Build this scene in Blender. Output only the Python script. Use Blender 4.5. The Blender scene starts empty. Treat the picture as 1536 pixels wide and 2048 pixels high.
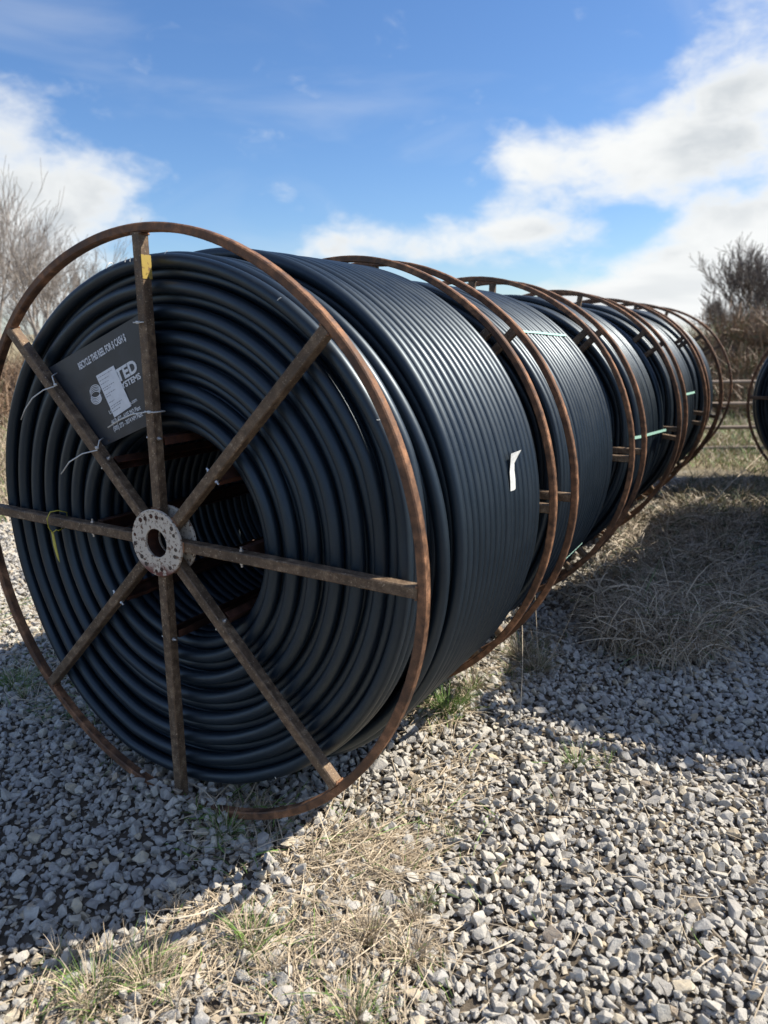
import bpy, bmesh, math, random
import numpy as np
from mathutils import Vector, Matrix, Euler
R = math.radians
rng = np.random.default_rng(7)
random.seed(7)
sc = bpy.context.scene
COL = sc.collection

# ---------------------------------------------------------------- camera
G = 1.028                                   # reel centre height = outer ring radius
CAM = np.array([1.883, -1.680, 1.724]); YAW = -30.455; PITCH = -13.776; FPX = 1455.0
cam = bpy.data.cameras.new('camera'); co = bpy.data.objects.new('camera', cam); COL.objects.link(co)
co.location = CAM; co.rotation_euler = (R(90 + PITCH), 0, R(-YAW))
cam.sensor_fit = 'VERTICAL'; cam.sensor_height = 36; cam.lens = 36 * FPX / 2048
cam.clip_start = 0.05; cam.clip_end = 2000
cam.dof.use_dof = True; cam.dof.focus_distance = 2.75; cam.dof.aperture_fstop = 2.5
sc.camera = co
sc.render.resolution_x = 768; sc.render.resolution_y = 1024

# ---------------------------------------------------------------- light
SUN = Vector((0.70, 0.65, 1.0)).normalized()
sun = bpy.data.lights.new('sun', 'SUN'); so = bpy.data.objects.new('sun', sun); COL.objects.link(so)
sun.energy = 5.0; sun.angle = R(0.5); sun.color = (1.0, 0.92, 0.79)
so.rotation_euler = SUN.to_track_quat('Z', 'Y').to_euler(); so.location = (8, 8, 12)
sc.view_settings.view_transform = 'Standard'; sc.view_settings.look = 'None'
sc.view_settings.exposure = 0.64; sc.view_settings.gamma = 1.0

# ---------------------------------------------------------------- node helpers
class NT:
    def __init__(s, tree): s.t = tree; s.n = tree.nodes; s.l = tree.links; s.n.clear()
    def node(s, kind, **kw):
        n = s.n.new(kind)
        for k, v in kw.items(): setattr(n, k, v)
        return n
    def put(s, sock, v):
        if v is None: return
        if isinstance(v, bpy.types.NodeSocket): s.l.new(v, sock)
        else: sock.default_value = v
    def math(s, op, a, b=None, c=None, clamp=False):
        n = s.node('ShaderNodeMath', operation=op, use_clamp=clamp)
        s.put(n.inputs[0], a); s.put(n.inputs[1], b); s.put(n.inputs[2], c); return n.outputs[0]
    def vmath(s, op, a, b=None, scale=None):
        n = s.node('ShaderNodeVectorMath', operation=op); s.put(n.inputs[0], a); s.put(n.inputs[1], b)
        if scale is not None: s.put(n.inputs['Scale'], scale)
        return n.outputs['Value'] if op in ('LENGTH', 'DISTANCE', 'DOT_PRODUCT') else n.outputs[0]
    def noise(s, vec, scale, detail=4, rough=.55, dist=0.0, out='Fac'):
        n = s.node('ShaderNodeTexNoise'); s.put(n.inputs['Vector'], vec); s.put(n.inputs['Scale'], scale)
        n.inputs['Detail'].default_value = detail; n.inputs['Roughness'].default_value = rough
        n.inputs['Distortion'].default_value = dist; return n.outputs[out]
    def ramp(s, fac, stops, interp='LINEAR'):
        n = s.node('ShaderNodeValToRGB'); s.put(n.inputs[0], fac); e = n.color_ramp.elements
        n.color_ramp.interpolation = interp
        while len(e) < len(stops): e.new(.5)
        for el, (p, c) in zip(e, stops):
            el.position = p; el.color = (*c, 1) if len(c) == 3 else c
        return n.outputs[0]
    def smooth(s, v, a, b, lo=0.0, hi=1.0):
        n = s.node('ShaderNodeMapRange', interpolation_type='SMOOTHSTEP'); s.put(n.inputs[0], v)
        n.inputs[1].default_value = a; n.inputs[2].default_value = b
        n.inputs[3].default_value = lo; n.inputs[4].default_value = hi; return n.outputs[0]
    def mix(s, f, a, b, blend='MIX'):
        n = s.node('ShaderNodeMix', data_type='RGBA', blend_type=blend, clamp_factor=True)
        s.put(n.inputs[0], f)
        for i, v in ((6, a), (7, b)):
            if isinstance(v, tuple) and len(v) == 3: v = (*v, 1)
            s.put(n.inputs[i], v)
        return n.outputs[2]
    def bump(s, h, strength=.3, dist=.01, normal=None):
        n = s.node('ShaderNodeBump'); s.put(n.inputs['Height'], h)
        n.inputs['Strength'].default_value = strength; n.inputs['Distance'].default_value = dist
        s.put(n.inputs['Normal'], normal); return n.outputs[0]
    def coord(s, which='Object'): return s.node('ShaderNodeTexCoord').outputs[which]
    def pos(s): return s.node('ShaderNodeNewGeometry').outputs['Position']

def material(name, fn):
    m = bpy.data.materials.new(name); m.use_nodes = True; t = NT(m.node_tree)
    b = t.node('ShaderNodeBsdfPrincipled'); o = t.node('ShaderNodeOutputMaterial')
    t.l.new(b.outputs[0], o.inputs[0])
    d = fn(t) or {}
    for k, v in d.items():
        if isinstance(v, tuple) and len(v) == 3: v = (*v, 1)
        t.put(b.inputs[k], v)
    return m

# ---------------------------------------------------------------- sky: Nishita plus cloud banks at fixed azimuth/elevation
fw = np.array([math.sin(R(YAW)) * math.cos(R(PITCH)), math.cos(R(YAW)) * math.cos(R(PITCH)), math.sin(R(PITCH))])
rt = np.array([math.cos(R(YAW)), -math.sin(R(YAW)), 0]); up = np.cross(rt, fw)
def azel(px, py):
    d = fw + rt * (px - 768) / FPX - up * (py - 1024) / FPX; d /= np.linalg.norm(d)
    return math.degrees(math.atan2(d[0], d[1])), math.degrees(math.asin(d[2]))
world = bpy.data.worlds.new('World'); sc.world = world; world.use_nodes = True
w = NT(world.node_tree)
SKY_STRENGTH = 0.11
sky = w.node('ShaderNodeTexSky', sky_type='NISHITA', sun_disc=False)
sky.sun_elevation = math.asin(SUN.z); sky.sun_rotation = math.atan2(SUN.x, SUN.y)
sky.air_density = 1.0; sky.dust_density = 0.6; sky.ozone_density = 2.2; sky.altitude = 200
dirv = w.coord('Generated')
sep = w.node('ShaderNodeSeparateXYZ'); w.l.new(dirv, sep.inputs[0])
az = w.math('MULTIPLY', w.math('ARCTAN2', sep.outputs[0], sep.outputs[1]), 57.29578)
el = w.math('MULTIPLY', w.math('ARCSINE', sep.outputs[2]), 57.29578)
cmb = w.node('ShaderNodeCombineXYZ'); w.l.new(az, cmb.inputs[0]); w.l.new(el, cmb.inputs[1])
ae = cmb.outputs[0]
BLOBS = [(1500, 330, 170, 150, .9), (1350, 300, 130, 80, .9), (1230, 325, 120, 75, .9), (1100, 315, 110, 65, .95),
    (1030, 345, 80, 60, .7), (1440, 180, 110, 75, .66), (1510, 80, 110, 80, .6), (1070, 430, 150, 50, .75), (950, 470, 130, 50, .75),
    (1110, 470, 110, 42, .8), (710, 485, 170, 38, .7), (620, 505, 110, 35, .5), (850, 505, 150, 45, .7), (1190, 530, 70, 25, .5),
    (1300, 520, 80, 30, .75), (1480, 470, 130, 60, 1.0), (1330, 590, 300, 42, 1.0), (1480, 560, 160, 60, .9), (1560, 620, 300, 70, .9),
    (20, 340, 150, 120, .55), (130, 370, 130, 80, .48), (240, 350, 90, 45, .48), (10, 220, 80, 60, .42), (100, 460, 190, 80, .52),
    (20, 540, 240, 140, .9), (1720, 300, 160, 300, .7), (-150, 400, 200, 200, .9), (450, 610, 500, 50, .5), (1250, 610, 200, 50, .9)]
dens = None
for (px, py, rx, ry, wt) in BLOBS:
    a, e = azel(px, py)
    v = w.vmath('MULTIPLY', w.vmath('SUBTRACT', ae, (a, e, 0)), (1 / (rx * .0375), 1 / (ry * .0375), 1))
    b = w.smooth(w.vmath('LENGTH', v), 0.0, 1.5, wt, 0.0)
    dens = b if dens is None else w.math('ADD', dens, b)
# scattered cover away from the framed part of the sky, so the light stays believable all round
away = w.smooth(w.math('ABSOLUTE', w.math('SUBTRACT', az, -30)), 36, 60, 0.0, 0.45)
dens = w.math('ADD', dens, away)
sv = w.vmath('MULTIPLY', dirv, (1.0, 1.0, 1.9))
n1 = w.noise(sv, 8.5, 9, .55, .25); n2 = w.noise(sv, 24, 9, .62, .5)
nn = w.math('ADD', w.math('MULTIPLY', n1, .72), w.math('MULTIPLY', n2, .28))
d1 = w.math('ADD', w.math('MULTIPLY', dens, .70), w.math('MULTIPLY', w.math('SUBTRACT', nn, .5), 2.5))
fac = w.smooth(d1, .12, .98)
wisp = w.math('MULTIPLY', w.smooth(w.noise(w.vmath('MULTIPLY', dirv, (1, 1, 3)), 3.2, 6, .5, .8), .48, .8), .22)
fac = w.math('MAXIMUM', fac, wisp)
grey = w.math('MULTIPLY', w.smooth(w.noise(w.vmath('ADD', sv, (.0, .0, .035)), 5.5, 6, .5, .35), .42, .66), w.smooth(d1, .55, 1.3))
low = w.smooth(el, 1.0, 9.0, .55, 0.0)
grey = w.math('MAXIMUM', grey, w.math('MULTIPLY', low, w.smooth(w.noise(w.vmath('MULTIPLY', dirv, (1, 1, 5)), 5, 5, .5, .2), .42, .62)))
ccol = w.mix(w.math('MULTIPLY', grey, .75), (5.6, 5.7, 5.7), (3.2, 3.5, 3.8))
hs = w.node('ShaderNodeHueSaturation'); w.l.new(sky.outputs[0], hs.inputs['Color'])
hs.inputs['Saturation'].default_value = 1.14; hs.inputs['Value'].default_value = .96
skyc = w.vmath('MULTIPLY', hs.outputs[0], (.70, .79, .93))
bg = w.node('ShaderNodeBackground'); w.l.new(w.mix(fac, skyc, ccol), bg.inputs[0]); bg.inputs[1].default_value = SKY_STRENGTH
wo = w.node('ShaderNodeOutputWorld'); w.l.new(bg.outputs[0], wo.inputs[0])

# ---------------------------------------------------------------- materials
def rust_fn(dark, mid, light, scale=26, mixlo=.42, mixhi=.62, speck=None):
    def f(t):
        c = t.coord('Object')
        a = t.noise(c, scale, 8, .62); b = t.noise(c, 4.5, 4, .6); fine = t.noise(c, 320, 3, .6)
        col = t.ramp(a, [(.30, dark), (.50, mid), (.70, light)])
        col = t.mix(t.smooth(b, .40, .66, 0, .7), col, dark)
        if speck: col = t.mix(t.smooth(t.noise(c, 150, 4, .6), mixlo + .16, mixhi + .12, 0, .8), col, speck)
        col = t.mix(t.smooth(fine, .42, .7, 0, .45), col, tuple(x * .45 for x in dark))
        h = t.math('ADD', a, t.math('MULTIPLY', fine, .5))
        return {'Base Color': col, 'Roughness': t.smooth(a, .3, .7, .5, .85), 'Metallic': .3, 'Normal': t.bump(h, .5, .0015)}
    return f
M = {}
M['ring'] = material('rusted_ring_steel', rust_fn((.055, .033, .024), (.25, .125, .066), (.52, .27, .145)))
M['spoke'] = material('worn_tube_steel', rust_fn((.075, .050, .032), (.19, .125, .078), (.38, .275, .175), 38, speck=(.62, .50, .36)))
M['rustred'] = material('red_rust_steel', rust_fn((.032, .016, .012), (.085, .034, .022), (.16, .06, .035)))
def pipe_fn(t):
    c = t.coord('Object')
    a = t.noise(c, 7, 5, .6); dust = t.noise(c, 60, 6, .65)
    col = t.mix(t.smooth(dust, .52, .75, 0, .35), (.0040, .0100, .0180), (.022, .028, .033))
    h = t.noise(c, 120, 3, .5)
    return {'Base Color': col, 'Roughness': t.smooth(a, .3, .7, .40, .50), 'Specular IOR Level': .8, 'Specular Tint': (.72, .87, 1.0), 'Normal': t.bump(h, .05, .002)}
M['pipe'] = material('black_polyethylene_pipe', pipe_fn)
def hub_fn(t):
    c = t.coord('Object')
    a = t.noise(c, 70, 6, .68); b = t.noise(c, 12, 3, .5); sp = t.node('ShaderNodeSeparateXYZ'); t.l.new(c, sp.inputs[0])
    lowz = t.smooth(t.math('ADD', sp.outputs[2], t.math('MULTIPLY', b, .06)), -.035, -.075, 0, 1)
    col = t.mix(t.smooth(a, .52, .60), (.62, .54, .44), (.16, .095, .06))
    col = t.mix(t.math('MULTIPLY', lowz, t.smooth(t.noise(c, 40, 4, .6), .38, .52)), col, (.16, .05, .035))
    return {'Base Color': col, 'Roughness': .7, 'Normal': t.bump(a, .4, .002)}
M['hub'] = material('chipped_white_hub_paint', hub_fn)
def flat_fn(col, rough=.6, amt=.15, sc_=30, **kw):
    def f(t):
        c = t.coord('Object'); n = t.noise(c, sc_, 5, .6)
        d = {'Base Color': t.mix(t.smooth(n, .3, .7, 0, 1), tuple(x * (1 - amt) for x in col), tuple(min(1, x * (1 + amt)) for x in col)), 'Roughness': rough,
             'Normal': t.bump(n, .08, .003)}
        d.update(kw); return d
    return f
M['zinc'] = material('zinc_bolt', flat_fn((.62, .62, .62), .35, .2, 200, Metallic=.8))
M['hole'] = material('rusty_recess', flat_fn((.085, .06, .045), .8, .3, 200))
M['sign'] = material('dark_grey_sign_board', flat_fn((.030, .035, .044), .42, .22, 9))
M['print'] = material('white_sign_print', flat_fn((.72, .74, .76), .6, .08, 90))
M['label'] = material('white_sticker_paper', flat_fn((.74, .76, .79), .5, .05, 40))
M['ink'] = material('grey_label_ink', flat_fn((.30, .31, .34), .6, .3, 150))
M['tie'] = material('white_nylon_tie', flat_fn((.62, .62, .60), .45, .1, 60))
M['strap'] = material('pale_green_strap', flat_fn((.36, .62, .53), .45, .12, 60))
M['tape'] = material('white_tape', flat_fn((.74, .76, .74), .5, .1, 60))
M['yellow'] = material('yellow_tag_plastic', flat_fn((.50, .44, .06), .5, .15, 60))
M['ypaint'] = material('yellow_paint_on_steel', lambda t: {'Base Color': t.mix(t.smooth(t.noise(t.coord(), 70, 6, .7), .56, .64), (.40, .29, .06), (.15, .08, .04)), 'Roughness': .7})
def rock_fn(t):
    c = t.coord('Object'); rnd = t.node('ShaderNodeObjectInfo').outputs['Random']
    col = t.ramp(rnd, [(0, (.36, .345, .32)), (.25, (.49, .465, .42)), (.5, (.57, .54, .475)), (.72, (.47, .455, .43)), (.88, (.63, .59, .50)), (.96, (.60, .50, .34)), (1, (.38, .30, .22))])
    col = t.mix(t.smooth(t.noise(c, 2.2, 5, .65), .35, .7, 0, .55), col, (.33, .305, .27))
    col = t.mix(t.smooth(t.noise(c, 11, 4, .6), .55, .75, 0, .35), col, (.64, .60, .53))
    h = t.noise(c, 3.5, 8, .7)
    return {'Base Color': col, 'Roughness': .85, 'Normal': t.bump(h, .9, .006)}
M['rock'] = material('crushed_limestone', rock_fn)
def blade_fn(base, alt, green=(.10, .17, .035)):
    def f(t):
        a = t.node('ShaderNodeAttribute', attribute_name='tint'); tv = a.outputs['Fac']
        g = t.node('ShaderNodeAttribute', attribute_name='green').outputs['Fac']
        col = t.mix(tv, base, alt)
        col = t.mix(g, col, t.mix(tv, green, tuple(x * 1.7 for x in green)))
        return {'Base Color': col, 'Roughness': .6}
    return f
M['straw'] = material('dry_straw', blade_fn((.29, .225, .15), (.62, .52, .38)))
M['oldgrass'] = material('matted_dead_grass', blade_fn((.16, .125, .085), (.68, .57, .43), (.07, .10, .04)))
M['bark'] = material('bare_tree_bark', flat_fn((.13, .11, .10), .9, .35, 6))
M['barkpale'] = material('pale_bare_bark', flat_fn((.30, .265, .235), .9, .35, 6))
M['brush'] = material('brown_brush_twigs', blade_fn((.15, .10, .062), (.33, .22, .14), (.08, .095, .045)))
M['ever'] = material('dark_cedar_foliage', blade_fn((.020, .030, .016), (.055, .065, .035)))
M['wood'] = material('weathered_rail', flat_fn((.21, .165, .13), .8, .3, 5))
def ground_fn(t):
    p = t.pos(); s = t.node('ShaderNodeSeparateXYZ'); t.l.new(p, s.inputs[0])
    v = t.node('ShaderNodeTexVoronoi'); t.l.new(p, v.inputs['Vector']); v.inputs['Scale'].default_value = 26
    cr = t.node('ShaderNodeSeparateColor'); t.l.new(v.outputs['Color'], cr.inputs[0])
    stone = t.ramp(cr.outputs[0], [(0, (.22, .21, .20)), (.5, (.36, .34, .31)), (1, (.44, .41, .36))])
    stone = t.mix(t.smooth(v.outputs['Distance'], .35, .7), stone, (.07, .06, .05))
    soil = t.ramp(t.noise(p, 9, 6, .65), [(.3, (.075, .058, .042)), (.7, (.17, .14, .105))])
    field = t.ramp(t.noise(p, 1.3, 8, .7), [(.3, (.12, .12, .05)), (.5, (.27, .22, .13)), (.72, (.36, .30, .19))])
    far = t.math('MAXIMUM', t.smooth(s.outputs[1], 7.2, 9.5), t.smooth(s.outputs[0], -5.5, -8.5))
    nearm = t.math('MAXIMUM', t.smooth(s.outputs[1], 5.5, 7.5), t.smooth(s.outputs[0], -4.3, -5.2))
    c = t.mix(nearm, soil, t.mix(t.smooth(t.noise(p, 2, 4, .6), .42, .6), soil, stone))
    c = t.mix(far, c, field)
    return {'Base Color': c, 'Roughness': .95, 'Normal': t.bump(t.noise(p, 30, 7, .7), .8, .03)}
M['ground'] = material('ground_soil_and_field', ground_fn)

# ---------------------------------------------------------------- mesh helpers
class MB:
    def __init__(s): s.v = []; s.f = {3: [], 4: []}; s.n = 0; s.attr = {}
    def add(s, verts, quads=None, tris=None, **attr):
        verts = np.asarray(verts, float).reshape(-1, 3)
        if quads is not None and len(quads): s.f[4].append(np.asarray(quads) + s.n)
        if tris is not None and len(tris): s.f[3].append(np.asarray(tris) + s.n)
        for k, a in attr.items(): s.attr.setdefault(k, []).append(np.broadcast_to(a, len(verts)) if np.ndim(a) == 0 else a)
        s.v.append(verts); s.n += len(verts); return s
    def box(s, c, half, rot=None):
        v = np.array([[x, y, z] for x in (-1, 1) for y in (-1, 1) for z in (-1, 1)], float) * half
        if rot is not None: v = v @ np.array(rot.to_3x3()).T if hasattr(rot, 'to_3x3') else v @ np.asarray(rot).T
        return s.add(v + c, [[0, 1, 3, 2], [4, 6, 7, 5], [0, 4, 5, 1], [2, 3, 7, 6], [0, 2, 6, 4], [1, 5, 7, 3]])
    def loft(s, rings, closed=False, cap=True, **attr):
        """rings: (n, k, 3)"""
        rings = np.asarray(rings, float); n, k, _ = rings.shape
        i = np.arange(n if closed else n - 1)[:, None]; j = np.arange(k)[None, :]
        i2 = (i + 1) % n; j2 = (j + 1) % k
        q = np.stack([i * k + j + 0 * i, i2 * k + j, i2 * k + j2, i * k + j2 + 0 * i], -1).reshape(-1, 4)
        tr = []
        if cap and not closed:
            for base in (0, (n - 1) * k):
                for a in range(1, k - 1): tr.append([base, base + a, base + a + 1] if base == 0 else [base, base + a + 1, base + a])
        return s.add(rings.reshape(-1, 3), q, tr, **attr)
    def bar(s, p0, p1, w, d, axis, ch=.12):
        """chamfered bar from p0 to p1; axis = direction of its depth d, the width w is across"""
        p0 = np.asarray(p0, float); p1 = np.asarray(p1, float); t = p1 - p0; t /= np.linalg.norm(t)
        a = np.asarray(axis, float); a = a - t * (a @ t); a /= np.linalg.norm(a); b = np.cross(t, a)
        c = min(w, d) * ch; hw, hd = w / 2, d / 2
        pr = [(hw - c, -hd), (hw, -hd + c), (hw, hd - c), (hw - c, hd), (-hw + c, hd), (-hw, hd - c), (-hw, -hd + c), (-hw + c, -hd)]
        return s.loft([[p + b * x + a * y for x, y in pr] for p in (p0, p1)])
    def tube(s, pts, rad, k=8, cap=True, **attr):
        pts = np.asarray(pts, float); n = len(pts); rad = np.broadcast_to(rad, n)
        t = np.gradient(pts, axis=0); t /= np.linalg.norm(t, axis=1)[:, None] + 1e-12
        ref = np.array([0, 0, 1.]) if abs(t[0, 2]) < .9 else np.array([1., 0, 0])
        a = np.cross(t, ref); a /= np.linalg.norm(a, axis=1)[:, None] + 1e-12; b = np.cross(t, a)
        ph = np.linspace(0, 2 * np.pi, k, endpoint=False)
        r = pts[:, None] + rad[:, None, None] * (a[:, None] * np.cos(ph)[None, :, None] + b[:, None] * np.sin(ph)[None, :, None])
        return s.loft(r, cap=cap, **attr)
    def build(s, name, mat, parent=None, smooth=False):
        me = bpy.data.meshes.new(name); v = np.concatenate(s.v)
        f3 = np.concatenate(s.f[3]) if s.f[3] else np.zeros((0, 3), int)
        f4 = np.concatenate(s.f[4]) if s.f[4] else np.zeros((0, 4), int)
        me.vertices.add(len(v)); me.vertices.foreach_set('co', v.astype(np.float32).ravel())
        loops = np.concatenate([f4.ravel(), f3.ravel()]).astype(np.int32)
        st = np.concatenate([np.arange(len(f4)) * 4, len(f4) * 4 + np.arange(len(f3)) * 3]).astype(np.int32)
        me.loops.add(len(loops)); me.loops.foreach_set('vertex_index', loops)
        me.polygons.add(len(st)); me.polygons.foreach_set('loop_start', st)
        me.update(calc_edges=True)
        me.polygons.foreach_set('use_smooth', np.full(len(st), smooth))
        for k, a in s.attr.items():
            at = me.attributes.new(k, 'FLOAT', 'POINT'); at.data.foreach_set('value', np.concatenate(a).astype(np.float32))
        me.materials.append(mat); me.update()
        o = bpy.data.objects.new(name, me); COL.objects.link(o)
        if parent is not None: o.parent = parent
        return o
def tag(o, label=None, cat=None, group=None, kind=None):
    for k, v in (('label', label), ('category', cat), ('group', group), ('kind', kind)):
        if v: o[k] = v
    return o
def empty(name, loc, rz=0.0):
    o = bpy.data.objects.new(name, None); COL.objects.link(o); o.location = loc; o.rotation_euler = (0, 0, rz)
    o.empty_display_size = .1; return o

# ---------------------------------------------------------------- ground (one sheet to the horizon)
def gh(x, y):
    """height of the ground"""
    x = np.asarray(x, float); y = np.asarray(y, float)
    far = np.clip((np.hypot(x, y) - 9) / 30, 0, 1)
    return .012 * np.sin(x * 1.7 + .5) * np.sin(y * 1.3) + .008 * np.sin(x * 4.1 + y * 3.3) + far * .25 * np.sin(x * .21 + 1) * np.cos(y * .17) - .012 + .035 * np.exp(-((x + .02) / .26) ** 2 - ((y + .01) / .13) ** 2)
def axis_pts(lim):
    a = np.concatenate([np.arange(0, 10, .12), 10 * 1.12 ** np.arange(0, 44)]); a = a[a < lim]; return np.concatenate([-a[::-1], a[1:]])
xs = axis_pts(1200); ys = axis_pts(1200); X, Y = np.meshgrid(xs, ys, indexing='ij')
nx, ny = X.shape; ii, jj = np.meshgrid(np.arange(nx - 1), np.arange(ny - 1), indexing='ij'); b0 = ii * ny + jj
mb = MB().add(np.stack([X, Y, gh(X, Y)], -1), np.stack([b0, b0 + ny, b0 + ny + 1, b0 + 1], -1).reshape(-1, 4))
tag(mb.build('ground', M['ground'], smooth=True), kind='structure')

# ---------------------------------------------------------------- gravel: crushed stone, instanced
def grass_cover(x, y):
    """0..1 how much the gravel gives way to turf"""
    c = 0.0
    c = np.maximum(c, np.clip(1.3 - np.hypot((x - 1.22) / .52, (y - 3.2) / .95), 0, 1) * 1.6)
    c = np.maximum(c, np.clip(1.3 - np.hypot((x - 1.15) / .50, (y - 5.0) / 1.6), 0, 1) * 1.4)
    c = np.maximum(c, np.clip((y - 6.6) / .8, 0, 1))
    c = np.maximum(c, np.clip((-4.4 - x) / .8, 0, 1))
    return np.clip(c, 0, 1)
stones = bpy.data.collections.new('gravel_stone_shapes')
for i in range(12):
    bm = bmesh.new(); e = np.array([1, rng.uniform(.65, .95), rng.uniform(.42, .75)])
    for _ in range(rng.integers(10, 15)):
        d = rng.normal(size=3); d /= np.linalg.norm(d); bm.verts.new(Vector(d * e * rng.uniform(.82, 1.0)))
    r = bmesh.ops.convex_hull(bm, input=bm.verts[:])
    bmesh.ops.delete(bm, geom=[g for g in r['geom_interior'] if isinstance(g, bmesh.types.BMVert)], context='VERTS')
    bmesh.ops.bevel(bm, geom=bm.edges[:], offset=.038, segments=1, affect='EDGES', profile=.6)
    bmesh.ops.triangulate(bm, faces=bm.faces[:])
    me = bpy.data.meshes.new('stone'); bm.to_mesh(me); bm.free(); me.materials.append(M['rock'])
    stones.objects.link(bpy.data.objects.new('stone', me))
def scatter_stones():
    P = []; S = []
    def layer(x0, x1, y0, y1, step, smin, smax, lift, keep):
        gx, gy = np.meshgrid(np.arange(x0, x1, step), np.arange(y0, y1, step)); gx = gx.ravel(); gy = gy.ravel()
        gx = gx + rng.uniform(-.55, .55, gx.size) * step; gy = gy + rng.uniform(-.55, .55, gy.size) * step
        # inside the wedge the camera could see, with a margin
        dx = gx - CAM[0]; dy = gy - CAM[1]; D = -.507 * dx + .862 * dy; L = .862 * dx + .507 * dy
        m = (D > -.2) & (np.abs(L) < .62 * D + 1.0) & (rng.random(gx.size) < keep) & (rng.random(gx.size) > grass_cover(gx, gy) * .93)
        gx = gx[m]; gy = gy[m]; s = smin + (smax - smin) * rng.random(gx.size) ** 2.2
        P.append(np.stack([gx, gy, gh(gx, gy) + lift + s * .25 + rng.uniform(-.006, .008, gx.size)], 1)); S.append(s)
    layer(-5, 3.2, -1.3, 2.6, .025, .011, .022, .0, .97)
    layer(-5, 3.2, -1.3, 2.6, .031, .014, .030, .008, .97)
    layer(-5, 3.2, -1.3, 2.6, .060, .020, .036, .014, .8)
    layer(-5, 3.2, -1.3, 2.6, .18, .032, .046, .016, .55)
    layer(-.32, .30, -.10, .10, .045, .018, .032, .034, .85)
    layer(-6, 3.6, 2.6, 8.0, .036, .014, .032, .004, .97)
    layer(-6, 3.6, 2.6, 8.0, .085, .022, .040, .012, .7)
    return np.concatenate(P), np.concatenate(S)
P, S = scatter_stones(); n = len(P)
me = bpy.data.meshes.new('gravel'); me.vertices.add(n); me.vertices.foreach_set('co', P.astype(np.float32).ravel())
a = me.attributes.new('rot', 'FLOAT_VECTOR', 'POINT')
a.data.foreach_set('vector', np.stack([rng.normal(0, .45, n), rng.normal(0, .45, n), rng.uniform(0, 6.283, n)], 1).astype(np.float32).ravel())
a = me.attributes.new('scl', 'FLOAT_VECTOR', 'POINT')
a.data.foreach_set('vector', (S[:, None] * rng.uniform(.8, 1.2, (n, 3))).astype(np.float32).ravel())
a = me.attributes.new('idx', 'INT', 'POINT'); a.data.foreach_set('value', rng.integers(0, 12, n).astype(np.int32))
me.materials.append(M['rock'])
gravel = bpy.data.objects.new('gravel', me); COL.objects.link(gravel); tag(gravel, kind='stuff', label='pale crushed limestone gravel covering the yard', cat='gravel')
ng = bpy.data.node_groups.new('scatter_gravel', 'GeometryNodeTree')
ng.interface.new_socket('Geometry', in_out='INPUT', socket_type='NodeSocketGeometry')
ng.interface.new_socket('Geometry', in_out='OUTPUT', socket_type='NodeSocketGeometry')
gi = ng.nodes.new('NodeGroupInput'); go = ng.nodes.new('NodeGroupOutput'); iop = ng.nodes.new('GeometryNodeInstanceOnPoints')
ci = ng.nodes.new('GeometryNodeCollectionInfo'); ci.inputs['Collection'].default_value = stones
ci.inputs['Separate Children'].default_value = True; ci.inputs['Reset Children'].default_value = True
def nattr(name, dt):
    q = ng.nodes.new('GeometryNodeInputNamedAttribute'); q.data_type = dt; q.inputs['Name'].default_value = name
    return [o for o in q.outputs if o.enabled and o.name == 'Attribute'][0]
ng.links.new(gi.outputs[0], iop.inputs['Points']); ng.links.new(ci.outputs[0], iop.inputs['Instance'])
iop.inputs['Pick Instance'].default_value = True
ng.links.new(nattr('idx', 'INT'), iop.inputs['Instance Index']); ng.links.new(nattr('rot', 'FLOAT_VECTOR'), iop.inputs['Rotation'])
ng.links.new(nattr('scl', 'FLOAT_VECTOR'), iop.inputs['Scale']); ng.links.new(iop.outputs[0], go.inputs[0])
gravel.modifiers.new('scatter', 'NODES').node_group = ng

# ---------------------------------------------------------------- reels
RI, RO = 1.0, 1.028; RT = .034              # ring inner/outer radius, depth along the axle
PR = .0232; PITCH_L = .0403                 # pipe radius, layer pitch
def pt(a, r, y): return np.array([r * math.sin(a), y, r * math.cos(a)])
# outline of the front coil measured round the clock (deg clockwise from top, outer radius)
WA = np.array([0, 13, 45, 67, 84, 105, 125, 140, 155, 170, 186, 200, 217, 229, 245, 264, 291, 319, 340, 360.])
WR = np.array([.955, .956, .962, .965, .940, .925, .915, .912, .922, .945, .972, .998, .992, .978, .955, .948, .953, .945, .945, .955])
def ring_torus(mb, r, y, seg, k, rs, sag=0.0, jr=.003, jy=.003, bumps=0, wob=1.0, side=1):
    th = np.linspace(0, 2 * np.pi, seg, endpoint=False)
    rr = np.full(seg, r); yy = np.full(seg, y)
    for h in (2, 3, 5):
        rr += jr / h * rs.normal() * np.cos(h * th + rs.uniform(0, 6.28)); yy += jy / h * rs.normal() * np.cos(h * th + rs.uniform(0, 6.28))
    rr += sag * (np.interp(np.degrees(th), WA, WR) - .95) * wob
    for _ in range(bumps):
        c = rs.uniform(0, 6.28); d = (th - c + np.pi) % (2 * np.pi) - np.pi; g = np.exp(-(d / rs.uniform(.12, .35)) ** 2)
        yy += side * g * rs.uniform(.004, .012); rr += g * rs.uniform(-.006, .006)
    ph = np.linspace(0, 2 * np.pi, k, endpoint=False)
    cr = rr[:, None] + PR * np.cos(ph); cy = yy[:, None] + PR * np.sin(ph) * side
    v = np.stack([cr * np.sin(th)[:, None], cy, cr * np.cos(th)[:, None]], -1)
    mb.loft(v if side > 0 else v, closed=True)
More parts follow.
